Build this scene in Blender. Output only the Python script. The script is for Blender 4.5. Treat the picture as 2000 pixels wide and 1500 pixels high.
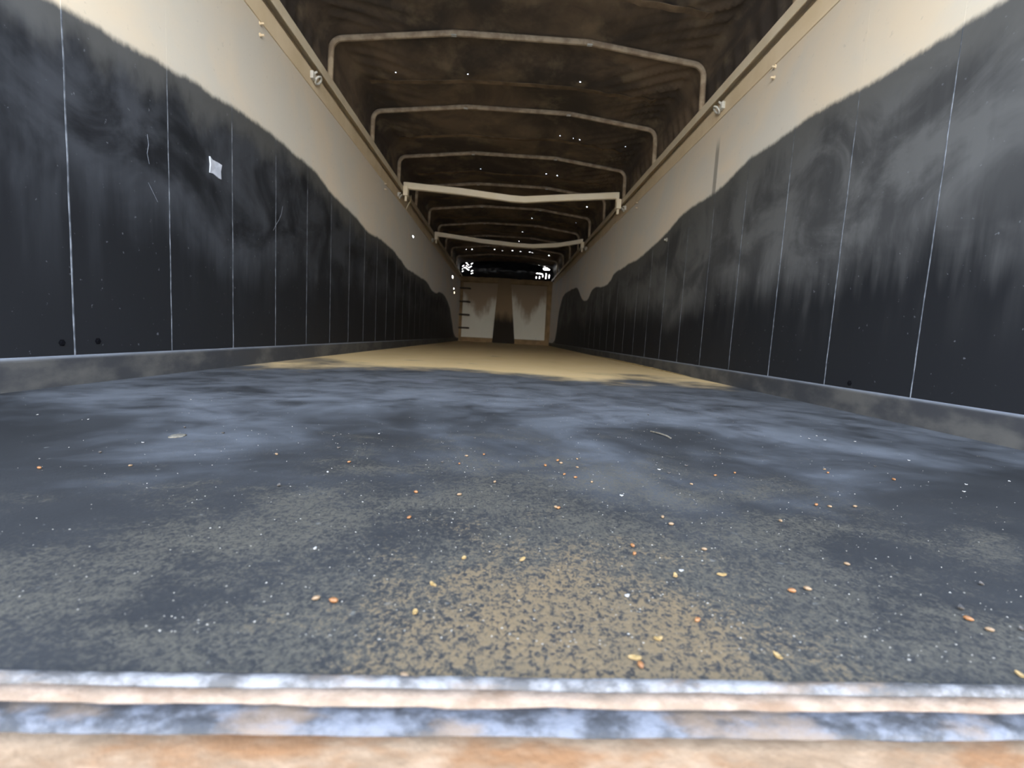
import bpy, bmesh, math, random
from mathutils import Vector, Matrix, noise
random.seed(7)
S = bpy.context.scene
for o in list(bpy.data.objects):
    bpy.data.objects.remove(o)
C = S.collection

# ------------------------------------------------------------------ camera
F_PX, PITCH, YAW, ROLL, CAM_X, CAM_Z = 912.96, 0.1020, 0.0252, 0.0552, -0.0286, 0.1998
fw = Vector((math.sin(YAW)*math.cos(PITCH), math.cos(YAW)*math.cos(PITCH), -math.sin(PITCH)))
r0 = Vector((math.cos(YAW), -math.sin(YAW), 0)); u0 = r0.cross(fw)
rt = r0*math.cos(ROLL) + u0*math.sin(ROLL); up = u0*math.cos(ROLL) - r0*math.sin(ROLL)
cam = bpy.data.cameras.new('camera'); cam_o = bpy.data.objects.new('camera', cam); C.objects.link(cam_o)
cam.sensor_fit = 'HORIZONTAL'; cam.sensor_width = 36; cam.lens = 36*F_PX/2000
cam.clip_start = 0.02; cam.clip_end = 500
cam_o.matrix_world = Matrix(((rt.x, up.x, -fw.x, CAM_X), (rt.y, up.y, -fw.y, 0), (rt.z, up.z, -fw.z, CAM_Z), (0, 0, 0, 1)))
cam.dof.use_dof = True; cam.dof.focus_distance = 0.9; cam.dof.aperture_fstop = 6.2
S.camera = cam_o

# ------------------------------------------------------------------ sky, sun, exposure
W = bpy.data.worlds.new('sky'); S.world = W; W.use_nodes = True
bg = W.node_tree.nodes['Background']; bg.inputs[1].default_value = 1.0
# plain hazy daylight: pale warm horizon all round, bluer overhead
wn = W.node_tree.nodes; tc = wn.new('ShaderNodeTexCoord'); sx_ = wn.new('ShaderNodeSeparateXYZ'); rp = wn.new('ShaderNodeValToRGB')
W.node_tree.links.new(tc.outputs['Generated'], sx_.inputs[0]); W.node_tree.links.new(sx_.outputs[2], rp.inputs[0]); W.node_tree.links.new(rp.outputs[0], bg.inputs[0])
rp.color_ramp.elements[0].position = 0.0; rp.color_ramp.elements[0].color = (1.22, 1.14, 1.00, 1)
rp.color_ramp.elements[1].position = 1.0; rp.color_ramp.elements[1].color = (.40, .58, .95, 1)
e_ = rp.color_ramp.elements.new(.30); e_.color = (.80, .90, 1.04, 1)
S.view_settings.view_transform = 'Standard'; S.view_settings.look = 'None'; S.view_settings.gamma = 1
S.view_settings.use_curve_mapping = False
S.view_settings.exposure = 3.8      # about 14x: the daylight that gets in through the open rear

# ------------------------------------------------------------------ helpers
def link(o, parent=None):
    C.objects.link(o)
    if parent: o.parent = parent
    return o
def mesh(name, vs, fs, mat=None, parent=None, smooth=False):
    m = bpy.data.meshes.new(name); m.from_pydata([tuple(v) for v in vs], [], fs); m.validate(); m.update()
    if smooth:
        for p in m.polygons: p.use_smooth = True
    if mat: m.materials.append(mat)
    return link(bpy.data.objects.new(name, m), parent)
def bm_obj(name, bm, mat, parent=None, smooth=False):
    m = bpy.data.meshes.new(name); bmesh.ops.recalc_face_normals(bm, faces=bm.faces); bm.to_mesh(m); bm.free()
    if smooth:
        for p in m.polygons: p.use_smooth = True
    m.materials.append(mat)
    return link(bpy.data.objects.new(name, m), parent)
def add_box(bm, x0, x1, y0, y1, z0, z1, bev=0):
    t = bmesh.new(); bmesh.ops.create_cube(t, size=1)
    for v in t.verts:
        v.co = Vector(((x0+x1)/2+v.co.x*(x1-x0), (y0+y1)/2+v.co.y*(y1-y0), (z0+z1)/2+v.co.z*(z1-z0)))
    if bev: bmesh.ops.bevel(t, geom=t.edges[:], offset=bev, segments=2, affect='EDGES', profile=.5)
    merge(bm, t)
def merge(bm, t):
    mp = {}
    for v in t.verts: mp[v] = bm.verts.new(v.co)
    for f in t.faces:
        try: bm.faces.new([mp[v] for v in f.verts])
        except ValueError: pass
    t.free()
def box(name, a, mat, parent=None, bev=0):
    bm = bmesh.new(); add_box(bm, *a, bev=bev); return bm_obj(name, bm, mat, parent)
def sweep(bm, pts, prof, ref=Vector((0, 1, 0)), cap=True):
    """sweep a closed 2-D profile [(a,b)] along pts; b axis follows ref, a axis is across"""
    pts = [Vector(p) for p in pts]; rings = []
    for i, p in enumerate(pts):
        t0 = (pts[i]-pts[i-1]).normalized() if i else None
        t1 = (pts[i+1]-pts[i]).normalized() if i < len(pts)-1 else None
        t = ((t0 or t1)+(t1 or t0)).normalized()
        b = (ref-t*ref.dot(t)).normalized(); a = t.cross(b)
        k = 1/max(.5, t.dot(t1 or t0))
        rings.append([bm.verts.new(p+a*q[0]*k+b*q[1]) for q in prof])
    n = len(prof)
    for r, s in zip(rings, rings[1:]):
        for j in range(n): bm.faces.new([r[j], r[(j+1) % n], s[(j+1) % n], s[j]])
    if cap: bm.faces.new(rings[0][::-1]); bm.faces.new(rings[-1])
def circle(r, n=10): return [(r*math.cos(2*math.pi*i/n), r*math.sin(2*math.pi*i/n)) for i in range(n)]
def rsq(w, h, b):
    w, h = w/2, h/2
    return [(w-b, -h), (w, -h+b), (w, h-b), (w-b, h), (-w+b, h), (-w, h-b), (-w, -h+b), (-w+b, -h)]
def empty(name, loc=(0, 0, 0)):
    o = bpy.data.objects.new(name, None); o.location = loc; o.empty_display_size = .1; return link(o)
def tag(o, label=None, cat=None, group=None, kind=None):
    for k, v in (('label', label), ('category', cat), ('group', group), ('kind', kind)):
        if v: o[k] = v
    return o

# ------------------------------------------------------------------ material node helper
class N:
    def __init__(s, name):
        s.m = bpy.data.materials.new(name); s.m.use_nodes = True; s.t = s.m.node_tree
        s.b = s.t.nodes['Principled BSDF']; s.out = s.t.nodes['Material Output']
        s.pos = s.t.nodes.new('ShaderNodeNewGeometry').outputs['Position']
        sp = s.t.nodes.new('ShaderNodeSeparateXYZ'); s.t.links.new(s.pos, sp.inputs[0])
        s.x, s.y, s.z = sp.outputs
    def put(s, inp, v):
        if hasattr(v, 'is_linked') or isinstance(v, bpy.types.NodeSocket): s.t.links.new(v, inp)
        else:
            if isinstance(v, tuple) and len(v) == 3 and inp.type == 'RGBA': v = v+(1,)
            inp.default_value = v
    def ma(s, op, a, b=0.0, c=None, clamp=False):
        n = s.t.nodes.new('ShaderNodeMath'); n.operation = op; n.use_clamp = clamp
        s.put(n.inputs[0], a); s.put(n.inputs[1], b)
        if c is not None: s.put(n.inputs[2], c)
        return n.outputs[0]
    def sm(s, v, lo, hi):
        n = s.t.nodes.new('ShaderNodeMapRange'); n.interpolation_type = 'SMOOTHSTEP'
        s.put(n.inputs[0], v); s.put(n.inputs[1], lo); s.put(n.inputs[2], hi)
        return n.outputs[0]
    def mix(s, f, a, b):
        n = s.t.nodes.new('ShaderNodeMix'); n.data_type = 'RGBA'
        s.put(n.inputs[0], f); s.put(n.inputs[6], a); s.put(n.inputs[7], b); return n.outputs[2]
    def fmix(s, f, a, b):
        n = s.t.nodes.new('ShaderNodeMix'); n.data_type = 'FLOAT'
        s.put(n.inputs[0], f); s.put(n.inputs[2], a); s.put(n.inputs[3], b); return n.outputs[0]
    def noise(s, scale=(1, 1, 1), detail=4, rough=.55, off=(0, 0, 0), dist=0.0):
        mp = s.t.nodes.new('ShaderNodeMapping'); s.t.links.new(s.pos, mp.inputs[0])
        mp.inputs['Scale'].default_value = scale; mp.inputs['Location'].default_value = off
        n = s.t.nodes.new('ShaderNodeTexNoise'); s.t.links.new(mp.outputs[0], n.inputs['Vector'])
        n.inputs['Scale'].default_value = 1; n.inputs['Detail'].default_value = detail
        n.inputs['Roughness'].default_value = rough; n.inputs['Distortion'].default_value = dist
        return n.outputs[0]
    def curve(s, v, pts):
        n = s.t.nodes.new('ShaderNodeFloatCurve'); c = n.mapping.curves[0]
        c.points[0].location = pts[0]; c.points[-1].location = pts[-1]
        for p in pts[1:-1]: c.points.new(*p)
        for p in c.points: p.handle_type = 'AUTO_CLAMPED'
        n.mapping.update(); s.put(n.inputs['Value'], v); return n.outputs[0]
    def bump(s, h, strength=.3, dist=.01):
        n = s.t.nodes.new('ShaderNodeBump'); n.inputs['Strength'].default_value = strength
        n.inputs['Distance'].default_value = dist; s.t.links.new(h, n.inputs['Height'])
        s.t.links.new(n.outputs[0], s.b.inputs['Normal'])
    def set(s, **k):
        nm = dict(color='Base Color', rough='Roughness', metal='Metallic', spec='Specular IOR Level', sheen='Sheen Weight',
                  sheen_rough='Sheen Roughness', sheen_tint='Sheen Tint', coat='Coat Weight')
        for a, v in k.items(): s.put(s.b.inputs[nm[a]], v)
        return s.m

# ------------------------------------------------------------------ wall materials (load line of dust above, scoured dark metal below)
LINE_L = [(0, .90), (1.31, .979), (1.70, 1.039), (2.08, 1.091), (2.45, 1.115), (2.83, 1.115), (3.21, 1.072), (3.78, 1.032), (4.06, 1.007), (4.48, 1.022),
          (5.0, 1.011), (5.8, .93), (6.9, .94), (7.95, .85), (8.75, .928), (9.84, .827), (10.7, .50), (11.5, .14), (12.6, .05)]
LINE_R = [(0, 1.06), (1.26, 1.119), (1.5, 1.139), (1.75, 1.156), (2.1, 1.183), (2.5, 1.182), (2.9, 1.131), (3.3, 1.134), (3.73, 1.067), (4.57, .990),
          (5.16, .990), (5.9, .887), (6.57, .929), (7.16, .80), (8.26, 1.10), (9.6, 1.13), (10.5, .88), (10.9, .33), (11.3, .12), (12.6, .05)]
def dust_mask(n):
    yn = n.ma('MULTIPLY', n.y, 1/12.6)
    cl = n.curve(yn, [(a/12.6, b/2) for a, b in LINE_L]); cr = n.curve(yn, [(a/12.6, b/2) for a, b in LINE_R])
    right = n.ma('GREATER_THAN', n.x, 0.0)
    zb = n.ma('MULTIPLY', n.fmix(right, cl, cr), 2.0)
    drip = n.ma('MULTIPLY', n.ma('SUBTRACT', n.noise((2, 5, .6), 4), .5), .05)
    fine = n.ma('MULTIPLY', n.ma('SUBTRACT', n.noise((20, 50, 30), 3), .5), .016)
    d = n.ma('SUBTRACT', n.ma('SUBTRACT', n.z, zb), n.ma('ADD', drip, fine))
    m = n.sm(d, -.016, .012)
    # clean streak that runs down from the tie hook on the right wall
    st = n.ma('MULTIPLY', n.sm(n.ma('ABSOLUTE', n.ma('SUBTRACT', n.y, 2.92)), .03, .018), n.ma('MULTIPLY', right, n.sm(n.z, 1.47, 1.36)))
    return n.ma('MULTIPLY', m, n.ma('SUBTRACT', 1.0, n.ma('MULTIPLY', st, .6))), right, d
def wall_mat(name, bead=False):
    n = N(name); mask, right, d = dust_mask(n)
    tan = n.sm(n.noise((1.3, 1.3, 1.8), 5, .6, (2, 5, 3), .4), .34, .66)
    dust = n.mix(tan, (.50, .455, .37), (.58, .475, .335))
    dust = n.mix(n.ma('MULTIPLY', n.sm(n.noise((30, 40, 40), 3, .6, (4, 2, 1)), .64, .74), .35), dust, (.30, .26, .20))
    if bead:
        low = n.mix(n.sm(n.noise((20, 20, 25), 3), .35, .7), (.0580, .0638, .0725), (.1595, .1711, .1885))
    else:
        cloud = n.sm(n.noise((1.6, 3.0, 3.6), 5, .6, (3, 7, 1), .6), .36, .62)
        streak = n.sm(n.noise((9, 13, 1.6), 4, .6, (1, 5, 2)), .45, .80)
        drip2 = n.ma('MULTIPLY', n.ma('SUBTRACT', n.noise((5, 14, 1.6), 4, .6, (2, 2, 2)), .5), .30)
        band = n.sm(n.ma('ADD', n.z, n.ma('ADD', drip2, n.ma('MULTIPLY', n.ma('SUBTRACT', n.noise((1, 1.3, 1), 3, .5, (7, 3, 3)), .5), .4))), .36, .64)
        film = n.ma('MULTIPLY', n.ma('ADD', n.ma('MULTIPLY', cloud, .6), n.ma('MULTIPLY', right, .4)), band)
        film = n.ma('ADD', film, n.ma('MULTIPLY', streak, n.ma('MULTIPLY', n.sm(n.z, .15, .5), .2)), clamp=True)
        low = n.mix(film, (.0125, .0130, .0145), n.mix(right, (.062, .066, .074), (.098, .098, .096)))
        veil = n.ma('MULTIPLY', n.sm(n.ma('ADD', d, n.ma('MULTIPLY', n.ma('SUBTRACT', n.noise((4, 6, 3), 4, .6, (6, 6, 1)), .5), .35)), -.16, -.03), .8)
        low = n.mix(veil, low, (.092, .091, .086))
        low = n.mix(n.ma('MULTIPLY', n.sm(n.noise((60, 60, 60), 2, .5, (9, 1, 3)), .71, .77), .3), low, (.20, .21, .23))
    n.set(color=n.mix(mask, low, dust), rough=n.fmix(mask, .55, .95), spec=n.fmix(mask, .10, .08), sheen=n.ma('MULTIPLY', mask, .25), sheen_rough=.6)
    n.bump(n.ma('ADD', n.noise((5, 5, 5), 3), n.ma('MULTIPLY', mask, .3)), .12, .01)
    return n.m
M_WALL = wall_mat('scoured wall sheet with dust'); M_BEAD = wall_mat('weld bead', True)

def simple(name, c1, c2, scale=8, rough=.6, spec=.3, metal=0.0, bump=.15, det=4, lo=.35, hi=.65, sheen=0.0):
    n = N(name); f = n.sm(n.noise((scale,)*3, det), lo, hi)
    n.set(color=n.mix(f, c1, c2), rough=rough, spec=spec, metal=metal, sheen=sheen)
    if bump: n.bump(n.noise((scale*3,)*3, 3), bump, .005)
    return n.m
M_RAIL = simple('dusty cream paint', (.66, .56, .40), (.72, .63, .47), 5, .8, .15)
M_RAILB = simple('rail sheet dusty', (.66, .53, .35), (.72, .59, .41), 5, .85, .1)
M_BOW = simple('weathered bow paint', (.32, .24, .165), (.50, .40, .28), 14, .7, .2)
M_BAR = simple('cream bar paint', (.88, .77, .57), (.92, .82, .64), 6, .7, .2, bump=.05)
M_IRON = simple('galvanised hook', (.50, .48, .42), (.66, .64, .58), 30, .5, .4)
M_GALV = simple('bright weld', (.45, .45, .40), (.70, .70, .66), 40, .4, .5)
M_RUNG = simple('dark rung steel', (.05, .042, .032), (.10, .08, .06), 20, .6, .3)
M_PLUG = simple('dark plug', (.002, .002, .003), (.004, .004, .005), 40, .9, .05)
M_BOLT = simple('dull bolt', (.20, .19, .16), (.34, .31, .26), 40, .6, .3)
M_SCR = simple('bared scratch', (.0725, .0812, .0957), (.1450, .1537, .1740), 60, .6, .3)
M_PATCH = simple('pale patch sheet', (.3770, .3915, .4350), (.4785, .4930, .5365), 20, .6, .3)

# floor: dark sheet under a film of grain dust
def floor_mat():
    n = N('floor sheet with grain dust')
    base = n.mix(n.noise((7, 7, 1), 4), (.0125, .0123, .0120), (.027, .0262, .0250))
    # grey dust smears; coverage past the first metre also paints in a pale sheen
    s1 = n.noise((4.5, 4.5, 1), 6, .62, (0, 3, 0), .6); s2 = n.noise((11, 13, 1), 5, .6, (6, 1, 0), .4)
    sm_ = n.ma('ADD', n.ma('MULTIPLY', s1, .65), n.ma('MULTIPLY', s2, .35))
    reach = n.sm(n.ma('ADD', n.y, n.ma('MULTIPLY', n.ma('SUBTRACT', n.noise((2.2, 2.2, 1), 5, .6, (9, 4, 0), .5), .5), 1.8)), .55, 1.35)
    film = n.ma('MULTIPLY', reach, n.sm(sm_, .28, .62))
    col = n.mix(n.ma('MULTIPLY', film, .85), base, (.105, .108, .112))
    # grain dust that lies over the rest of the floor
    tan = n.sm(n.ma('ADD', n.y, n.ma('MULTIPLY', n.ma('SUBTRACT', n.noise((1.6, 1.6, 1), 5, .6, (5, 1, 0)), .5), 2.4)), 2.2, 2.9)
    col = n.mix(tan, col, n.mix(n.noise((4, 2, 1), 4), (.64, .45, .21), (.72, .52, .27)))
    # swept spots with little dust left
    sw = n.sm(n.noise((2.4, 2.4, 1), 3, .5, (8, 2, 0), .5), .68, .73)
    col = n.mix(n.ma('MULTIPLY', sw, n.ma('MULTIPLY', n.sm(n.y, 1.2, 1.8), .6)), col, (.11, .11, .12))
    # caked dust near the rear sill: tan, pitted with dark flecks
    dx = n.ma('MULTIPLY', n.ma('SUBTRACT', n.x, .035), 1/.20); dy = n.ma('MULTIPLY', n.ma('SUBTRACT', n.y, .25), 1/.25)
    rr = n.ma('SQRT', n.ma('ADD', n.ma('MULTIPLY', dx, dx), n.ma('MULTIPLY', dy, dy)))
    big = n.noise((13, 13, 1), 5, .62, (2, 6, 0), .5)
    sp = n.noise((290, 240, 1), 5, .72, (0, 0, 0), .6); sp2 = n.noise((120, 105, 1), 4, .7, (3, 1, 0), .6); sp3 = n.noise((600, 500, 1), 3, .6)
    patch = n.sm(n.ma('ADD', rr, n.ma('MULTIPLY', n.ma('SUBTRACT', big, .5), 1.5)), 1.5, .15)
    veil = n.sm(n.ma('ADD', n.ma('MULTIPLY', rr, .27), n.ma('MULTIPLY', n.ma('SUBTRACT', n.noise((6, 9, 1), 5, .62, (1, 4, 0), .5), .5), 2.2)), 1.15, .15)
    sp_all = n.ma('ADD', n.ma('ADD', n.ma('MULTIPLY', sp, .5), n.ma('MULTIPLY', sp2, .32)), n.ma('MULTIPLY', sp3, .18))
    def speck(cov, w): 
        thr = n.ma('SUBTRACT', .62, n.ma('MULTIPLY', cov, .14)); return n.sm(sp_all, n.ma('SUBTRACT', thr, w), n.ma('ADD', thr, w))
    v = n.ma('MULTIPLY', speck(veil, .06), n.ma('MULTIPLY', veil, .85))
    col = n.mix(v, col, (.0580, .0508, .0377))
    g_ = n.ma('MULTIPLY', speck(patch, .04), n.ma('MULTIPLY', patch, 1.15, clamp=True))
    col = n.mix(g_, col, n.mix(n.noise((22, 22, 1), 4), (.0841, .0638, .0391), (.1305, .0870, .0435)))
    fl = n.sm(n.noise((75, 75, 1), 2, .5, (7, 7, 0)), .70, .76)
    col = n.mix(n.ma('MULTIPLY', fl, .3), col, (.1305, .1247, .1102))
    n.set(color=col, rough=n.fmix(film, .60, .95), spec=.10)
    n.bump(n.ma('ADD', n.ma('MULTIPLY', sp_all, n.ma('ADD', n.ma('MULTIPLY', n.ma('ADD', patch, veil), .9), .2)), n.ma('MULTIPLY', n.noise((8, 8, 1), 3), .5)), .6, .0025)
    return n.m
M_FLOOR = floor_mat()
def skirt_mat():
    n = N('skirt plate')
    c = n.mix(n.sm(n.noise((4, 5, 9), 5, .6), .4, .65), (.0319, .0326, .0348), (.0725, .0696, .0638))
    c = n.mix(n.sm(n.z, .072, .080), c, n.mix(n.noise((20, 14, 20), 3), (.0943, .1015, .1131), (.1885, .2001, .2175)))
    n.set(color=c, rough=.6, spec=.3); n.bump(n.noise((14, 14, 14), 3), .2, .005); return n.m
M_SKIRT = skirt_mat()
def tarp_mat():
    n = N('old brown-black tarpaulin')
    v = n.noise((1.6, 1.3, 3), 5, .6, (2, 2, 0), .5); g = n.sm(n.noise((5, 3.5, 5), 4, .6, (4, 1, 7)), .50, .72)
    c = n.mix(n.sm(v, .42, .66), (.070, .058, .050), (.200, .148, .102))
    n.set(color=n.mix(n.ma('MULTIPLY', g, .6), c, (.29, .23, .155)), rough=.62, spec=.25)
    n.bump(n.noise((9, 5, 9), 4, .6), .25, .02)
    return n.m
M_TARP = tarp_mat()
M_SEAM = simple('tarp seam hem', (.13, .095, .064), (.27, .195, .125), 5, .8, .1)
M_CURT = simple('black vinyl curtain', (.008, .009, .013), (.016, .017, .022), 4, .35, .4)

# ------------------------------------------------------------------ yard behind the open end
def yard_mat():
    n = N('concrete yard'); n.set(color=n.mix(n.noise((.6, .6, 1), 5), (.17, .15, .125), (.25, .225, .19)), rough=.9, spec=.2); return n.m
g = mesh('ground', [(-600, -600, -1.25), (600, -600, -1.25), (600, 600, -1.25), (-600, 600, -1.25)], [(0, 1, 2, 3)], yard_mat())
tag(g, 'pale concrete yard under the trailer', kind='structure')

# ------------------------------------------------------------------ shell
Y0, YE = .25, 12.44
def lip(x): return .2555 + .030*x
P = .3805
# floor: one sheet, rear edge follows the sill
xs = [-1.2+i*.1 for i in range(25)]; vs = []; fs = []
ys = [0, .1, .25, .5, 1, 2, 3.5, 5, 7, 9, 12.5]
for j, yy in enumerate(ys):
    for x in xs: vs.append((x, lip(x)+yy*(12.46-lip(x))/12.5, 0.0))
n_ = len(xs)
for j in range(len(ys)-1):
    for i in range(n_-1): fs.append((j*n_+i, j*n_+i+1, (j+1)*n_+i+1, (j+1)*n_+i))
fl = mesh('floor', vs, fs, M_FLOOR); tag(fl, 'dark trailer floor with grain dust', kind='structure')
bm = bmesh.new(); add_box(bm, -1.2, 1.2, .30, 12.46, -.06, -.008); bm_obj('floor_base', bm, M_RUNG, fl)

HOLES = {-1: [(5.995, 1.362, .10, .022), (10.60, 1.43, .24, .060), (10.92, 1.21, .14, .03), (11.06, 1.13, .20, .045)],
         1: [(4.68, 1.007, .02, .008)]}
def panel_mesh(side, y0, y1, z0, z1, holes):
    xf, xb = side*1.204, side*1.210
    ycut = sorted({y0, y1} | {h[0]+s*h[2]/2 for h in holes for s in (-1, 1)})
    zcut = sorted({z0, z1} | {h[1]+s*h[3]/2 for h in holes for s in (-1, 1)})
    vs = []; fs = []
    for x in (xf, xb):
        for z in zcut:
            for y in ycut: vs.append((x, y, z))
    a, b = len(ycut), len(zcut)
    def hole(i, j):
        yc, zc = (ycut[i]+ycut[i+1])/2, (zcut[j]+zcut[j+1])/2
        return any(abs(yc-h[0]) < h[2]/2 and abs(zc-h[1]) < h[3]/2 for h in holes)
    for k in (0, 1):
        o = k*a*b
        for j in range(b-1):
            for i in range(a-1):
                if hole(i, j): continue
                q = (o+j*a+i, o+j*a+i+1, o+(j+1)*a+i+1, o+(j+1)*a+i)
                fs.append(q if (k == 0) == (side < 0) else q[::-1])
    o = a*b
    for i in range(a-1):
        fs.append((i, i+1, o+i+1, o+i)); t = (b-1)*a; fs.append((t+i, t+i+1, o+t+i+1, o+t+i))
    for j in range(b-1):
        fs.append((j*a, (j+1)*a, o+(j+1)*a, o+j*a)); fs.append((j*a+a-1, (j+1)*a+a-1, o+(j+1)*a+a-1, o+j*a+a-1))
    return vs, fs
walls = {}
for side, nm, ys0 in ((-1, 'wall_left', 1.315), (1, 'wall_right', 1.370)):
    # frame of the side: bottom and top runners plus outer posts carry the sheets
    bm = bmesh.new()
    add_box(bm, min(side*1.211, side*1.25), max(side*1.211, side*1.25), .26, YE, -.06, .05)
    add_box(bm, min(side*1.211, side*1.25), max(side*1.211, side*1.25), .26, YE, 1.56, 1.60)
    seams = [ys0+i*P for i in range(-3, 40) if .3 < ys0+i*P < YE-.05]
    for s in seams: add_box(bm, min(side*1.211, side*1.23), max(side*1.211, side*1.23), s-.02, s+.02, .05, 1.56)
    w = bm_obj(nm, bm, M_RAILB); walls[side] = w
    tag(w, 'left side wall of upright sheet panels' if side < 0 else 'right side wall of upright sheet panels', kind='structure')
    edges = [.262]+seams+[YE]
    for i, (a, b) in enumerate(zip(edges, edges[1:])):
        hs = [h for h in HOLES[side] if a+.01 < h[0] < b-.01]
        vs, fs = panel_mesh(side, a+.0012, b-.0012, .0, 1.63, hs)
        mesh('panel', vs, fs, M_WALL, w)
    for s in seams:
        bm = bmesh.new(); k = 0; pts = []
        for q in range(34):
            z = .075+q*(1.555-.075)/33
            pts.append((side*(1.2045 if z < 1.0 else 1.2052), s+.0016*noise.noise((s*9, z*9, 0))+.0008*noise.noise((s*3, z*40, 5)), z))
        wd = random.uniform(.0026, .0038)
        sweep(bm, pts, [(-.0, -wd), (side*.0014, -wd*.45), (side*.0014, wd*.45), (0, wd), (-side*.002, 0)], cap=True)
        bm_obj('weld_bead', bm, M_BEAD, w)
# skirts
for side, nm in ((-1, 'baseboard_left'), (1, 'baseboard_right')):
    bm = bmesh.new(); prev = None
    for i in range(80):
        y = .262+i*(YE-.262)/79
        wz = .0018*noise.noise((y*6, side, 0)); wx = .0015*noise.noise((y*3, side, 9))
        ring = [bm.verts.new(v) for v in ((side*(1.1985+wx), y, 0), (side*(1.1965+wx), y, .070+wz), (side*1.1985, y, .0795+wz), (side*1.204, y, .082+wz), (side*1.204, y, 0))]
        if prev:
            for j in range(5): bm.faces.new([prev[j], prev[(j+1) % 5], ring[(j+1) % 5], ring[j]])
        else: bm.faces.new(ring)
        prev = ring
    bm.faces.new(prev[::-1])
    tag(bm_obj(nm, bm, M_SKIRT), 'dark plate skirt along the foot of the left wall' if side < 0 else 'dark plate skirt along the foot of the right wall', kind='structure')
# top rails: open channel hollowed to darken its underside, over a lapped sheet strip
for side, nm in ((-1, 'trim_1'), (1, 'trim_2')):
    sx = lambda a, b: (min(side*a, side*b), max(side*a, side*b))
    bm = bmesh.new(); add_box(bm, *sx(1.1655, 1.1725), .26, YE+.02, 1.6625, 1.718, bev=.002); add_box(bm, *sx(1.170, 1.240), .26, YE+.02, 1.709, 1.7178); add_box(bm, *sx(1.232, 1.240), .26, YE+.02, 1.60, 1.709)
    r = bm_obj(nm, bm, M_RAIL); tag(r, 'square top rail along the left wall' if side < 0 else 'square top rail along the right wall', kind='structure')
    bm = bmesh.new(); add_box(bm, *sx(1.199, 1.2105), .26, YE, 1.556, 1.652)
    bm_obj('lap_strip', bm, M_RAILB, r)

# ------------------------------------------------------------------ bolts in the walls
def bolt(side, y, z, r, mat, l=.010):
    bm = bmesh.new()
    sweep(bm, [(side*1.2042, y, z), (side*(1.2042-l*.45), y, z)], circle(r, 6), ref=Vector((0, 0, 1)))
    sweep(bm, [(side*(1.2042-l*.45), y, z), (side*(1.2042-l*1.6), y, z)], circle(r*.55, 8), ref=Vector((0, 0, 1)))
    return bm_obj('bolt', bm, mat, walls[side])
for side, y in ((-1, 2.30), (-1, 4.555), (1, 2.35), (1, 4.643)):
    for z in (1.552, 1.503): bolt(side, y, z-.006, .0085, M_RAILB, .013)
bolt(1, 3.70, 1.008, .016, M_BOLT, .014)
for y, z in ((1.277, .116), (1.389, .119)): bolt(-1, y, z, .010, M_PLUG, .003)
bolt(1, 1.62, .10, .010, M_PLUG, .003)
# long scratch in the left wall
def scratch(pts, w):
    bm = bmesh.new(); sweep(bm, [(-1.2038, y, z) for y, z in pts], [(-w, 0), (0, .0008), (w, 0), (0, -.0008)], ref=Vector((1, 0, 0)))
    return bm_obj('scratch', bm, M_SCR, walls[-1])
scratch([(2.53, .805), (2.515, .76), (2.49, .725), (2.46, .695), (2.43, .66)], .0016)
scratch([(1.60, .78), (1.605, .75), (1.598, .72), (1.606, .69)], .0016)
scratch([(1.60, .63), (1.62, .605), (1.64, .58)], .0009)
# patch
bm = bmesh.new()
pv = [(1.918, .829), (1.935, .822), (1.975, .824), (1.995, .822), (1.990, .795), (1.993, .766), (1.975, .764), (1.940, .771), (1.919, .768), (1.922, .80)]
a = [bm.verts.new((-1.2044, y, z)) for y, z in pv]; b = [bm.verts.new((-1.2005-(.0 if i % 3 else -.002), y, z)) for i, (y, z) in enumerate(pv)]
cb = bm.verts.new((-1.2015, 1.956, .796))
for i in range(len(pv)):
    j = (i+1) % len(pv); bm.faces.new([a[i], a[j], b[j], b[i]]); bm.faces.new([b[i], b[j], cb])
bm.faces.new(a[::-1])
tag(bm_obj('wall_patch', bm, M_PATCH), 'small pale square patch stuck on the dark left wall', 'patch')

# ------------------------------------------------------------------ far (front) wall
def panelstain():
    n = N('whitish bulkhead sheet with brown dust')
    w = n.mix(n.noise((3, 3, 3), 4), (.66, .63, .54), (.74, .71, .62))
    cx = n.ma('ABSOLUTE', n.ma('SUBTRACT', n.ma('ABSOLUTE', n.ma('ADD', n.x, .03)), .62))
    e = n.ma('ADD', n.ma('MULTIPLY', cx, 1.25), n.ma('MULTIPLY', n.ma('SUBTRACT', n.noise((11, 1, 1.5), 4), .5), .6))
    zz = n.ma('ADD', n.ma('MULTIPLY', n.ma('SUBTRACT', n.z, .60), 1.15), n.ma('MULTIPLY', n.ma('SUBTRACT', n.noise((4, 1, 3), 3), .5), .5))
    f = n.ma('MULTIPLY', n.sm(n.ma('SUBTRACT', zz, e), -.12, .35), .85)
    n.set(color=n.mix(f, w, (.26, .17, .09)), rough=.7, spec=.25); return n.m
M_BULK = panelstain()
def hoist_mat():
    n = N('hoist cover dusty top dark foot')
    f = n.sm(n.ma('ADD', n.z, n.ma('MULTIPLY', n.ma('SUBTRACT', n.noise((10, 4, 2), 4), .5), .3)), .5, .85)
    n.set(color=n.mix(f, (.028, .022, .016), (.26, .18, .105)), rough=.75, spec=.2); return n.m
M_FARB = simple('brown dusty bulkhead', (.24, .16, .085), (.34, .23, .12), 5, .8, .2)
bm = bmesh.new(); add_box(bm, -1.25, 1.25, YE, YE+.03, -.05, 1.69)
wf = bm_obj('wall_front', bm, M_FARB); tag(wf, 'front bulkhead at the far end of the body', kind='structure')
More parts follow.
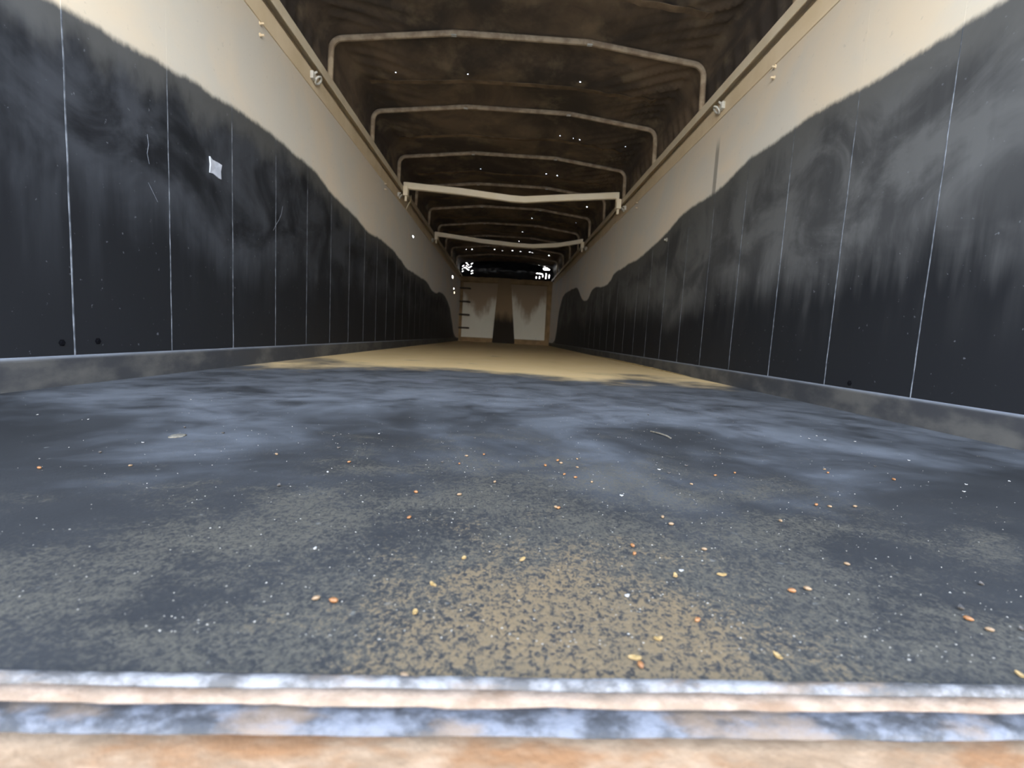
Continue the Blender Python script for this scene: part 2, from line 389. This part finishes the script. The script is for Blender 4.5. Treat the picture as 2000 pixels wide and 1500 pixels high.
def prism(name, quad, y0, y1, mat, parent):
    n = len(quad); vs = [(x, y0, z) for x, z in quad]+[(x, y1, z) for x, z in quad]
    fs = [tuple(range(n)), tuple(range(2*n-1, n-1, -1))]+[(i, i+n, (i+1) % n+n, (i+1) % n) for i in range(n)]
    o = mesh(name, vs, fs, mat, parent)
    b = bmesh.new(); b.from_mesh(o.data); bmesh.ops.recalc_face_normals(b, faces=b.faces); b.to_mesh(o.data); b.free(); return o
prism('panel', [(-1.13, .11), (-.285, .115), (-.215, 1.54), (-1.12, 1.52)], YE-.02, YE, M_BULK, wf)
prism('panel', [(.275, .125), (1.075, .13), (1.06, 1.55), (.115, 1.54)], YE-.02, YE, M_BULK, wf)
box('header_beam', (-1.2, -.215, YE-.07, YE, 1.555, 1.66), M_FARB, wf, .006)
box('header_beam', (.10, 1.2, YE-.07, YE, 1.555, 1.66), M_FARB, wf, .006)
box('corner_post', (1.085, 1.19, YE-.06, YE, .06, 1.56), M_FARB, wf, .008)
box('corner_post', (-1.2, -1.135, YE-.05, YE, .06, 1.56), M_FARB, wf, .008)
box('foot_rail', (-1.2, -.288, YE-.04, YE, 0, .105), M_FARB, wf, .006); box('foot_rail', (.272, 1.2, YE-.04, YE, 0, .105), M_FARB, wf, .006)
for x, z in ((.84, .17), (1.04, .165)):
    bm = bmesh.new(); sweep(bm, [(x, YE-.02, z), (x, YE-.034, z)], circle(.02, 8), ref=Vector((0, 0, 1))); bm_obj('bolt', bm, M_GALV, wf)
# hoist cover: tapered box standing against the bulkhead
hc = bmesh.new()
ff = [(-.30, YE-.26, 0), (.285, YE-.26, 0), (.105, YE-.09, 1.665), (-.215, YE-.09, 1.665)]
bk = [(-.30, YE+.001, 0), (.285, YE+.001, 0), (.105, YE+.001, 1.665), (-.215, YE+.001, 1.665)]
a = [hc.verts.new(v) for v in ff]; b = [hc.verts.new(v) for v in bk]
hc.faces.new(a); hc.faces.new(b[::-1])
for i in range(4): hc.faces.new([a[i], b[i], b[(i+1) % 4], a[(i+1) % 4]])
bmesh.ops.recalc_face_normals(hc, faces=hc.faces)
bmesh.ops.bevel(hc, geom=hc.edges[:], offset=.012, segments=2, affect='EDGES')
hco = bm_obj('hoist_cover', hc, hoist_mat()); tag(hco, 'tapered brown hoist cover with dark foot between the bulkhead panels', 'cover')
# ladder rungs
ld = empty('ladder', (-1.08, YE-.1, .34)); tag(ld, 'four dark step rungs bracketed to the left of the bulkhead', 'ladder')
for z in (1.37, 1.03, .69, .35):
    bm = bmesh.new()
    prof = [(0, -.022), (.016, -.008), (.016, .008), (0, .022), (-.016, .008), (-.016, -.008)]
    sweep(bm, [(-1.2045, YE-.10, z), (-1.10, YE-.12, z), (-.98, YE-.12, z), (-.945, YE-.10, z), (-.935, YE-.0195, z)], prof, ref=Vector((0, 0, 1)))
    o = bm_obj('rung', bm, M_RUNG); o.parent = ld; o.matrix_parent_inverse = Matrix.Translation(ld.location).inverted()

# ------------------------------------------------------------------ tarpaulin cover
BOWY = [.34, 1.18, 2.20, 3.20, 4.165, 5.17, 6.17, 7.20, 8.24, 9.26, 10.28, 11.34]
TY0, TY1 = .32, 12.47
prof = []
def seg(a, b, n, last=False):
    for i in range(n+(1 if last else 0)):
        t = i/n; prof.append((a[0]+(b[0]-a[0])*t, a[1]+(b[1]-a[1])*t))
# the sheet follows the outside of the bows (centre line + tube radius), then hangs outside the rails
BR = .0188
def off(c, r, a): return (c[0]+(r+BR)*math.cos(math.radians(a)), c[1]+(r+BR)*math.sin(math.radians(a)))
LA = [off((-1.140, 1.945), .075, 178-83*i/8) for i in range(9)]; RA = [off((1.105, 1.935), .080, 82-79*i/8) for i in range(9)]
seg((-1.2425, 1.60), (-1.2415, 1.715), 5); seg((-1.2415, 1.715), LA[0], 8)
for p_, q_ in zip(LA, LA[1:]): seg(p_, q_, 1)
seg(LA[-1], (-.44, 2.098+BR), 22); seg((-.44, 2.098+BR), (.43, 2.098+BR), 24); seg((.43, 2.098+BR), RA[0], 22)
for p_, q_ in zip(RA, RA[1:]): seg(p_, q_, 1)
seg(RA[-1], (1.2415, 1.715), 8); seg((1.2415, 1.715), (1.2425, 1.60), 5, True)
NPR = len(prof)
def tarp_off(px, pz, y):
    """inward/outward shift of the sheet: sag between bows, creases pulled from the bow corners"""
    a = max([b for b in BOWY if b <= y] or [BOWY[0]-1]); nb = [b for b in BOWY if b > y]; b = nb[0] if nb else 12.6
    t = min(1, max(0, (y-a)/(b-a))); s = math.sin(math.pi*t)
    roof = 1 if pz > 2.0 else 0
    d = .026*s*s*roof*(1-.5*abs(px))
    d += .020*s*noise.noise((px*1.5, y*1.8, 1.3))+.008*noise.noise((px*5, y*4, 7))*s
    edge = max(0, (abs(px)-.45)/.75) if roof else .5
    ph = (y+abs(px)*(.80 if px > 0 else .55))*25+2.0*noise.noise((px*2, y*1.3, 4))
    cr = 1-2*abs(math.sin(ph))**.7
    amp = (.024 if px > 0 else .012)*(.35+max(0, noise.noise((y*.9, 2.2 if px > 0 else 8.8, 0))+.35))
    d += amp*cr*edge*min(1, 2.2*s)
    return d
tys = [TY0+i*(TY1-TY0)/520 for i in range(521)]
vs = []; fs = []
for y in tys:
    for i, (px, pz) in enumerate(prof):
        q0, q1 = prof[max(0, i-1)], prof[min(NPR-1, i+1)]
        tx, tz = q1[0]-q0[0], q1[1]-q0[1]; l = math.hypot(tx, tz); nx, nz = tz/l, -tx/l    # inward normal
        d = tarp_off(px, pz, y); lim = .012 if pz < 1.75 else 1
        d = max(-lim, min(lim, d)); 
        if pz < 1.76: d = min(0, d)
        if abs(px) > 1.14: d *= max(0, min(1, (abs(pz-1.985)-.05)/.08)) if pz > 1.9 else 1
        vs.append((px+nx*d, y, pz+nz*d))
PIN = [(-.90, 3.62, 7), (-.40, 3.70, 7), (.43, 3.72, 9), (1.02, 3.70, 7), (.42, 4.72, 6), (.55, 4.70, 6), (.60, 4.74, 6), (1.03, 4.72, 6),
       (-.40, 5.66, 7), (.36, 5.70, 11), (.52, 5.66, 11), (.33, 7.72, 10), (1.05, 6.75, 12), (1.03, 7.6, 10), (-.95, 7.75, 10), (.22, 8.75, 10), (.20, 9.6, 12),
       (-.93, 10.6, 20), (-.80, 10.62, 22), (-.32, 10.70, 22), (-.12, 10.75, 14), (.10, 10.66, 26), (.25, 10.70, 24), (.48, 10.74, 30), (.53, 10.85, 22), (.83, 10.8, 22), (.92, 10.95, 24), (.86, 11.0, 18), (.66, 11.0, 14), (-.86, 11.1, 16), (.99, 11.2, 20),
       (1.2, 6.9, 12), (1.2, 7.1, 14)]
pinc = {}
HEM = [p_+(q_-p_)*.56 for p_, q_ in zip(BOWY, BOWY[1:]+[12.3])]
for (x, y, r) in PIN:
    if min(abs(y-h_) for h_ in HEM) < .09: y = min(HEM, key=lambda h_: abs(y-h_))-.09
    j = int((y-TY0)/(TY1-TY0)*520)
    if x >= 1.19: i = NPR-9
    else: i = min(range(22, NPR-23), key=lambda k: abs((prof[k][0]+prof[k+1][0])/2-x))
    pinc[(j, i)] = r*.001
for j in range(520):
    for i in range(NPR-1):
        q = (j*NPR+i, j*NPR+i+1, (j+1)*NPR+i+1, (j+1)*NPR+i)
        if (j, i) in pinc:
            r = pinc[(j, i)]; c = sum((Vector(vs[k]) for k in q), Vector())/4; inner = []
            for k in q:
                d = Vector(vs[k])-c; ln = d.length; inner.append(len(vs)); vs.append(tuple(c+d*min(.8, r*.6/ln)))
            for a in range(4): b = (a+1) % 4; fs.append((q[a], q[b], inner[b], inner[a]))
        else: fs.append(q)
tp = mesh('tarpaulin', vs, fs, M_TARP, smooth=True)
tag(tp, 'old brown-black tarpaulin stretched over the roof bows and rails', 'tarpaulin')
# hem seams across the sheet, midway between the bows
def roof_z(x, y):
    best = min(range(NPR), key=lambda k: abs(prof[k][0]-x)+(10 if prof[k][1] < 2.0 else 0))
    px, pz = prof[best]; return pz-tarp_off(px, pz, y)
for a, b in zip(BOWY, BOWY[1:]+[12.3]):
    y = a+(b-a)*.56; bm = bmesh.new(); pts = []
    x = -1.12
    while x < 1.08:
        yy = y+.02*noise.noise((x*2, a, 3)); pts.append((x, yy, roof_z(x, yy)-.004)); x += .04
    sweep(bm, pts, [(-.003, -.024), (.002, -.022), (.006, .0), (.002, .022), (-.003, .024)], ref=Vector((0, 1, 0)))
    bm_obj('hem_seam', bm, M_SEAM, tp)
# front curtain of the tarp with torn corners
GX, GZ = 180, 40; x0, x1, z0, z1 = -1.2375, 1.238, 1.655, 2.10
def cz(x):
    up_ = [q for q in prof if q[1] > 1.93]
    for q0, q1 in zip(up_, up_[1:]):
        if q0[0] <= x <= q1[0] and q1[0] > q0[0]: return q0[1]+(q1[1]-q0[1])*(x-q0[0])/(q1[0]-q0[0])+.004
    return 1.939-max(0, x-1.2037)/.0378*.224+.004 if x > 0 else 1.94
vs = []; fs = []
for j in range(GZ+1):
    for i in range(GX+1):
        x = x0+(x1-x0)*i/GX; t = j/GZ; z = z0+(cz(x)-z0)*t
        y = 12.462-.10*math.sin(math.pi*t)*(1+.5*noise.noise((x*2, z*3, 0)))+.012*noise.noise((x*9, z*14, 3))
        vs.append((x, y, z))
rnd = random.Random(5)
def torn(x, z):
    if -1.17 < x < -.90 and 1.74 < z < 2.03:      # ragged near-horizontal slits
        row = math.sin((z+.03*math.sin(x*30))*95); return row > .90 and noise.noise((x*14, z*24, 4.4)) > .0
    if ((x-1.00)/.070)**2+((z-1.985)/.034)**2 < 1: return True
    if .74 < x < 1.13 and 1.73 < z < 1.86:        # torn fringe of upright slits
        return (1.842 < z < 1.852 and x < .95 and noise.noise((x*9, 2, 0)) > -.2) or (math.sin(x*75+1) > .85 and noise.noise((x*12, z*14, 1.4)) > -.05)
    if 1.05 < x < 1.16 and 1.88 < z < 2.05: return noise.noise((x*18, z*26, 4.4)) > .42
    return False
for j in range(GZ):
    for i in range(GX):
        x = x0+(x1-x0)*(i+.5)/GX; z = z0+(cz(x)-z0)*(j+.5)/GZ
        if not torn(x, z): fs.append((j*(GX+1)+i, j*(GX+1)+i+1, (j+1)*(GX+1)+i+1, (j+1)*(GX+1)+i))
mesh('front_curtain', vs, fs, M_CURT, tp, smooth=True)['label'] = 'black vinyl front curtain torn through at both corners'

# ------------------------------------------------------------------ roof bows
def arc(c, r, a0, a1, n=6): return [(c[0]+r*math.cos(math.radians(a0+(a1-a0)*i/n)), c[1]+r*math.sin(math.radians(a0+(a1-a0)*i/n))) for i in range(n+1)]
ORD = ['first', 'second', 'third', 'fourth', 'fifth', 'sixth', 'seventh', 'eighth', 'ninth', 'tenth', 'eleventh', 'twelfth']
bow_meshes = None
def make_bow(y, dx):
    global bow_meshes
    e = empty('tarp_bow', (dx, y, 1.72))
    if bow_meshes is None:
        R = .018; c8 = [(R*math.cos(math.radians(22.5+45*i))*1.04, R*math.sin(math.radians(22.5+45*i))*1.04) for i in range(8)]
        parts = []
        lc = arc((-1.140, 1.945), .075, 178, 95); rc = arc((1.105, 1.935), .080, 82, 3)
        top = lc+[(-.44, 2.098), (.43, 2.098)]+rc
        bm = bmesh.new(); sweep(bm, [(x, 0, z-1.72) for x, z in top], c8); parts.append(('roof_tube', bm, M_BOW))
        for p, q in ((lc[0], (-1.219, 1.718)), (rc[-1], (1.192, 1.718))):
            bm = bmesh.new(); sweep(bm, [(p[0], 0, p[1]-1.72), (q[0], 0, q[1]-1.72)], c8); parts.append(('leg', bm, M_BOW))
        for x in (-.44, .43):
            bm = bmesh.new(); add_box(bm, x-.017, x+.017, -.018, .006, 2.077-1.72, 2.083-1.72, .002); parts.append(('weld_gusset', bm, M_GALV))
        for x in (-1.219, 1.192):
            bm = bmesh.new(); add_box(bm, x-.018, x+.022 if x < 0 else x+.024, -.03, .03, -.003, .010, .002); parts.append(('foot', bm, M_BOW))
        bow_meshes = []
        for nm, bm, mt in parts:
            o = bm_obj(nm, bm, mt, e, smooth=False); bow_meshes.append((nm, o.data))
    else:
        for nm, d in bow_meshes: link(bpy.data.objects.new(nm, d), e)
    return e
BOWOBJ = []
for k, y in enumerate(BOWY[2:]):
    e = make_bow(y, 0)
    i = k
    tag(e, 'bent tan roof bow under the tarpaulin, %s from the open rear end' % ORD[i], 'roof bow', 'roof bows under the tarpaulin')

# ------------------------------------------------------------------ cross bars
def cross_bar(y, pts, h, label):
    e = empty('cross_bar', (0, y, 1.70)); tag(e, label, 'cross bar', 'cross bars between the top rails')
    L = lambda q: [(x, 0, z-1.70) for x, z in q]
    bm = bmesh.new(); sweep(bm, L(pts), rsq(h, .05, .006)); bm_obj('bar', bm, M_BAR, e)
    for s in (-1, 1):
        px, pz = pts[0] if s < 0 else pts[-1]
        bm = bmesh.new(); a = s*1.1415
        add_box(bm, a-.025, a+.025, -.036, .036, 1.625-1.70, 1.725-1.70, .005); bm_obj('sleeve', bm, M_BAR, e)
        bm = bmesh.new(); add_box(bm, px-.016, px+.016, -.022, .022, 1.70-1.70, pz-1.70+h*.5-.001, .003); bm_obj('end_post', bm, M_BAR, e)
        bm = bmesh.new(); sweep(bm, [(s*1.142, 0, 1.626-1.70), (s*1.142, 0, 1.572-1.70)], circle(.013, 8), ref=Vector((0, 1, 0))); bm_obj('drop_pin', bm, M_BAR, e)
cross_bar(5.20, [(-1.150, 1.732), (-.56, 1.705), (-.20, 1.678), (-.02, 1.664), (.12, 1.662), (.54, 1.706), (1.128, 1.765)], .066,
          'cream square cross bar bent down in the middle, nearer the open rear end')
cross_bar(7.50, [(-1.155, 1.715), (-.44, 1.648), (.10, 1.618), (.36, 1.614), (.76, 1.655), (1.130, 1.738)], .062,
          'cream square cross bar bent down in the middle, nearer the front bulkhead')

# ------------------------------------------------------------------ tie hooks on the rails
def torus(bm, c, R, r, ax1, ax2, n=16, m=6, a0=0, a1=360):
    pts = []
    for i in range(n+1):
        a = math.radians(a0+(a1-a0)*i/n); pts.append(Vector(c)+Vector(ax1)*R*math.cos(a)+Vector(ax2)*R*math.sin(a))
    nrm = Vector(ax1).cross(Vector(ax2)); sweep(bm, pts, circle(r, m), ref=nrm)
def tie_hook(side, y, z, label, tilt=0):
    e = empty('tie_hook', (side*1.199, y, z)); tag(e, label, 'hook', 'tie hooks under the top rails'); s = -side
    bm = bmesh.new(); add_box(bm, min(0, s*.020), max(0, s*.020), -.030, .006, -.020, .020, .003); bm_obj('lug', bm, M_IRON, e)
    bm = bmesh.new(); torus(bm, (s*.024, .030, -.004), .024, .0065, (0, 1, .25*tilt), (s*.55, .1, .8)); bm_obj('ring', bm, M_IRON, e, True)
    bm = bmesh.new(); sweep(bm, [(s*.006, -.012, .024), (s*.020, -.012, .014), (s*.034, -.012, .022)], circle(.006, 6)); bm_obj('peg', bm, M_IRON, e)
tie_hook(-1, 2.87, 1.615, 'pale ring hook under the left rail, near the tall bow leg', 0)
tie_hook(-1, 5.08, 1.598, 'pale ring hook under the left rail, beside the nearer cross bar', 1)
tie_hook(-1, 7.40, 1.598, 'pale ring hook under the left rail, beside the farther cross bar', 1)
tie_hook(1, 2.89, 1.612, 'pale ring hook under the right rail, above a clean streak', 1)
tie_hook(1, 5.09, 1.606, 'pale ring hook under the right rail, beside the nearer cross bar', 1)
tie_hook(1, 7.39, 1.606, 'pale ring hook under the right rail, beside the farther cross bar', 0)
# bent strap on the left rail
bm = bmesh.new(); sweep(bm, [(-1.197, 5.50, 1.565), (-1.185, 5.51, 1.60), (-1.172, 5.53, 1.64), (-1.161, 5.56, 1.665), (-1.160, 5.57, 1.715), (-1.163, 5.56, 1.735)], [(-.003, -.012), (.003, -.012), (.003, .012), (-.003, .012)])
tag(bm_obj('rail_strap', bm, M_BAR), 'thin bent cream strap hooked over the left rail', 'strap')

# ------------------------------------------------------------------ rear sill
def sill_mat(nm, a, b, c, sc, rough):
    n = N(nm); f = n.sm(n.noise((sc, sc*1.6, sc), 5, .65), .38, .62); g2 = n.sm(n.noise((sc*.35, sc*.8, sc), 4, .6, (4, 4, 4)), .50, .66)
    n.set(color=n.mix(n.ma('MULTIPLY', g2, .8), n.mix(f, a, b), c), rough=rough, spec=.14)
    n.bump(n.noise((sc*4, sc*4, sc*4), 4, .6), .6, .002); return n.m
M_S1 = sill_mat('worn steel edge', (.0522, .0479, .0435), (.1377, .1290, .1218), (.1160, .0812, .0536), 45, .45)
M_S2 = sill_mat('rusty sand film', (.1377, .0957, .0638), (.1958, .1377, .0957), (.1160, .0696, .0406), 40, .85)
M_S3 = sill_mat('bluish worn steel', (.0261, .0254, .0254), (.0870, .0870, .0928), (.1087, .0754, .0493), 38, .35)
M_S4 = sill_mat('rusty sandy plate', (.1522, .0957, .0536), (.2102, .1377, .0812), (.1450, .0638, .0232), 30, .9)
sl = empty('rear_sill', (0, .2, -.02)); tag(sl, 'worn steel sill with rusty sandy film across the rear edge of the floor', 'sill')
def strip(name, prof, mat, wob, seed):
    bm = bmesh.new(); prev = None; nx = 240
    for i in range(nx+1):
        x = -1.2+2.4*i/nx; ring = []
        for k, (dy, z) in enumerate(prof):
            w = wob*(noise.noise((x*16, k*.7, seed))+.6*noise.noise((x*55, k*.9, seed+4)))
            ring.append(bm.verts.new((x, lip(x)+dy+w*.7, z+w*.35)))
        if prev:
            for k in range(len(prof)-1): bm.faces.new([prev[k], prev[k+1], ring[k+1], ring[k]])
        prev = ring
    o = bm_obj(name, bm, mat, None, True); o.parent = sl; o.matrix_parent_inverse = Matrix.Translation(sl.location).inverted(); return o
strip('edge_bead', [(.001, -.006), (.0, .0008), (-.0025, .0026), (-.006, .0022), (-.0085, -.0005), (-.009, -.004)], M_S1, .0011, 1)
strip('upper_step', [(-.0075, -.0035), (-.009, -.0005), (-.0125, -.0012), (-.0165, -.002), (-.0185, -.006)], M_S2, .0016, 7)
strip('lower_bead', [(-.0165, -.007), (-.018, -.0035), (-.022, -.0045), (-.026, -.005), (-.0305, -.0075), (-.032, -.012)], M_S3, .0020, 13)
strip('rust_plate', [(-.029, -.012), (-.0310, -.0085), (-.040, -.0085), (-.060, -.010), (-.10, -.011), (-.16, -.012), (-.16, -.05), (.02, -.05), (.02, -.012)], M_S4, .0018, 21)

# ------------------------------------------------------------------ loose grain on the floor
M_GR = [simple('grain kernel a', (.1305, .0522, .0159), (.1885, .0812, .0261), 300, .5, .35, bump=0), simple('grain kernel b', (.1160, .0725, .0377), (.1668, .1073, .0580), 300, .55, .3, bump=0)]
M_HUSK = simple('husk flake', (.1812, .1131, .0377), (.2465, .1624, .0696), 200, .8, .2, bump=0)
M_PALE = simple('pale chaff', (.2030, .1914, .1740), (.2900, .2755, .2465), 200, .8, .2, bump=0)
M_SPECK = simple('chaff speck', (.1450, .1334, .1131), (.2465, .2248, .1885), 90, .9, .1, bump=0)
M_GRIT = simple('dark grit', (.0290, .0261, .0232), (.0725, .0609, .0508), 200, .8, .2, bump=0)
def floor_pt(u, v):
    d = rt*((u-1000)/F_PX)-up*((v-750)/F_PX)+fw; t = CAM_Z/-d.z
    return Vector((CAM_X, 0, CAM_Z))+d*t
def kernel_mesh(l, w, h, seed, mat):
    bm = bmesh.new(); bmesh.ops.create_icosphere(bm, subdivisions=2, radius=1)
    for v in bm.verts:
        c = v.co.copy(); tx = 1-.35*max(0, c.x)**2
        z = c.z*h/2*tx; y = c.y*w/2*tx
        if c.z > 0: z *= 1-.45*math.exp(-(c.y/.16)**2)*(1-c.x*c.x)
        k = 1+.10*noise.noise((c.x*2+seed, c.y*2, c.z*2))
        v.co = Vector((c.x*l/2*k, y*k, z+h*.46))
    zm = min(v.co.z for v in bm.verts)
    for v in bm.verts: v.co.z -= zm
    m = bpy.data.meshes.new('grain_kernel'); bm.to_mesh(m); bm.free(); m.materials.append(mat)
    for p in m.polygons: p.use_smooth = True
    return m
def flake_mesh(name, l, w, h, seed, mat):
    r = random.Random(seed); bm = bmesh.new(); n = 9
    top = []; bot = []
    for i in range(n):
        a = 2*math.pi*i/n; k = r.uniform(.7, 1.1); x, y = math.cos(a)*l/2*k, math.sin(a)*w/2*k
        z = h*(.35+.65*abs(math.cos(a)))*r.uniform(.6, 1)
        top.append(bm.verts.new((x, y, z+.0006))); bot.append(bm.verts.new((x*.96, y*.96, z-.0003 if z > .0004 else 0)))
    ct = bm.verts.new((0, 0, h*.3+.0006)); cb = bm.verts.new((0, 0, 0))
    for i in range(n):
        j = (i+1) % n
        bm.faces.new([top[i], top[j], ct]); bm.faces.new([bot[j], bot[i], cb]); bm.faces.new([top[j], top[i], bot[i], bot[j]])
    bmesh.ops.recalc_face_normals(bm, faces=bm.faces)
    zm = min(v.co.z for v in bm.verts)
    for v in bm.verts: v.co.z -= zm
    m = bpy.data.meshes.new(name); bm.to_mesh(m); bm.free(); m.materials.append(mat); return m
KM = [kernel_mesh(.0068, .0036, .0034, 1, M_GR[0]), kernel_mesh(.0064, .0038, .0034, 4, M_GR[0]), kernel_mesh(.0058, .0034, .0031, 9, M_GR[1])]
FM = [flake_mesh('husk_flake', .0085, .0036, .0014, 3, M_HUSK), flake_mesh('husk_flake', .0070, .0042, .0016, 8, M_HUSK)]
PM = [flake_mesh('chaff_chip', .0046, .0032, .0012, 5, M_PALE)]
GM = [flake_mesh('grit_crumb', .0056, .0042, .0026, 6, M_GRIT)]
def drop(ms, u, v, name, label, cat, group, k=0, sc=1.0):
    m = ms[k % len(ms)]; o = bpy.data.objects.new(name, m); p = floor_pt(u, v); o.location = (p.x, p.y, 0.0002)
    o.rotation_euler = (0, 0, random.uniform(0, 6.28)); s = sc*random.uniform(.9, 1.15); o.scale = (s, s, s)
    link(o); tag(o, label, cat, group); return o
KERN = [(617, 1172), (651, 1177), (790, 1324), (799, 1013), (1294, 1012), (1311, 1026), (1235, 1068), (1239, 1084), (1375, 1075), (1362, 1214), (1251, 1303),
        (1524, 1019), (1654, 1104), (1546, 1157), (1577, 1153), (1891, 1212), (1932, 1233), (540, 889), (682, 904), (945, 889), (911, 892), (897, 907),
        (812, 963), (897, 968), (966, 943), (1089, 901), (1096, 906), (1065, 911), (1127, 898), (1127, 914), (1102, 928), (1124, 934), (1156, 943),
        (1397, 930), (1435, 925), (1350, 947), (1086, 993), (1091, 994), (1620, 991), (1594, 988), (1670, 991), (1610, 918), (1617, 925), (1745, 938), (255, 911), (77, 916)]
for i, (u, v) in enumerate(KERN):
    k = (i if i % 4 else 2) % 3; near = min(math.hypot(u-a, (v-b)*3) for a, b in KERN if (a, b) != (u, v)) < 60
    look = 'pale brown' if k == 2 else ('plump reddish-brown' if k == 1 else 'slim reddish-brown')
    where = 'on the tan caked dust by the rear sill' if 560 < u < 1420 and v > 1050 else ('in the loose cluster on the dark floor' if near else 'lying alone on the dark floor')
    drop(KM, u, v, 'grain_kernel', look+' grain kernel '+where, 'grain', 'loose grain kernels on the floor', k)
for i, (u, v) in enumerate([(1020, 1094), (1286, 1250), (1241, 1287), (905, 1092), (845, 1143), (810, 1199), (1520, 1284), (1319, 1126), (1410, 1124), (1995, 1322)]):
    drop(FM, u, v, 'husk_flake', ('yellow curled husk flake on the bare dark floor by the sill' if u > 1420 else 'yellow curled husk flake on the tan caked dust by the sill'), 'husk', 'husk flakes on the floor', i)
for i, (u, v) in enumerate([(615, 1073), (1330, 1116), (1225, 1165), (640, 923), (740, 848), (1287, 918), (1670, 863), (1580, 857), (1564, 853), (1595, 852), (1611, 860), (1882, 961), (1887, 947), (1971, 941), (1775, 900), (279, 865), (172, 820), (73, 811), (373, 781), (1214, 969)]):
    drop(PM, u, v, 'chaff_chip', 'tiny whitish chaff chip '+('beside the right wall skirt' if u > 1500 else 'beside the left wall skirt' if u < 500 else 'on the middle of the floor'), 'chaff', 'pale chaff chips on the floor', i)
for i, (u, v) in enumerate([(1916, 1143), (1876, 1191), (1997, 1232), (545, 950), (652, 853), (927, 857), (661, 876), (864, 904), (1306, 925), (1340, 911), (1266, 811), (1365, 847), (1406, 887), (1709, 912), (361, 836), (436, 847), (196, 885)]):
    drop(GM, u, v, 'grit_crumb', 'small dark grit crumb '+('on the floor beside the right wall' if u > 1600 else 'on the floor beside the left wall' if u < 500 else 'on the middle of the dusty floor'), 'grit', 'dark grit crumbs on the floor', i)
M_CLOD = simple('caked dust', (.0725, .0638, .0493), (.1232, .1073, .0812), 120, .9, .1)
# splinter of bark and a caked clod
p = floor_pt(1302, 855)
bm = bmesh.new(); sweep(bm, [(p.x-.016, p.y+.06, .0015), (p.x-.008, p.y+.03, .004), (p.x+.001, p.y+.004, .004), (p.x+.007, p.y-.008, .001)], [(-.0012, -.0012), (.0012, -.0013), (.0012, .001), (-.001, .0012)], ref=Vector((0, 0, 1)))
tag(bm_obj('wood_splinter', bm, M_CLOD), 'thin grey splinter lying on the middle of the floor', 'splinter')
p = floor_pt(346, 852)
bm = bmesh.new(); bmesh.ops.create_icosphere(bm, subdivisions=3, radius=1)
for v in bm.verts:
    k = 1+.25*noise.noise(v.co*2.2); v.co = Vector((p.x+v.co.x*.011*k, p.y+v.co.y*.015*k, max(0, .0026*(v.co.z+.15)*k)))
tag(bm_obj('dust_clod', bm, M_CLOD, None, True), 'flat tan clod of caked dust on the floor beside the left wall', 'clod')
M_RIDGE = simple('ochre grain dust', (.30, .20, .08), (.44, .31, .15), 40, .95, .1)
# ridge of spilled grain dust caught along the right skirt
bm = bmesh.new(); prev = None
for i in range(40):
    y = 3.0+i*.085; t = math.sin(math.pi*i/39)**.6; w = (.020+.022*abs(noise.noise((y*4, 1, 0))))*t+.002; h = (.010+.010*abs(noise.noise((y*6, 3, 0))))*t+.001
    ring = [bm.verts.new(q) for q in ((1.1975, y, .0003), (1.1975, y, h), (1.1975-w*.5, y, h*.75), (1.1975-w, y, .0003))]
    if prev:
        for j in range(4): bm.faces.new([prev[j], prev[(j+1) % 4], ring[(j+1) % 4], ring[j]])
    prev = ring
dr = bm_obj('grain_dust_ridge', bm, M_RIDGE, None, True); tag(dr, 'ochre ridge of grain dust caught along the right skirt', 'dust', kind='stuff')
# fine specks nobody could count
vs = []; fs = []; rn = random.Random(11)
while len(fs) < 4*2600:
    y = lip(0)+.03+rn.random()**1.8*2.6; x = rn.gauss(.05, .28+.25*y)
    if abs(x) > 1.18: continue
    s = rn.uniform(.0003, .0010)*(1+.2*y); a = rn.uniform(0, 6.28); k = len(vs)
    for j in range(3): vs.append((x+s*math.cos(a+2.1*j)*rn.uniform(.5, 1.3), y+s*math.sin(a+2.1*j)*rn.uniform(.5, 1.3), .0001))
    vs.append((x, y, s*.7)); fs += [(k, k+1, k+3), (k+1, k+2, k+3), (k+2, k, k+3), (k, k+2, k+1)]
sp = mesh('chaff_specks', vs, fs, M_SPECK); tag(sp, 'fine pale chaff specks scattered over the floor', 'chaff', kind='stuff')
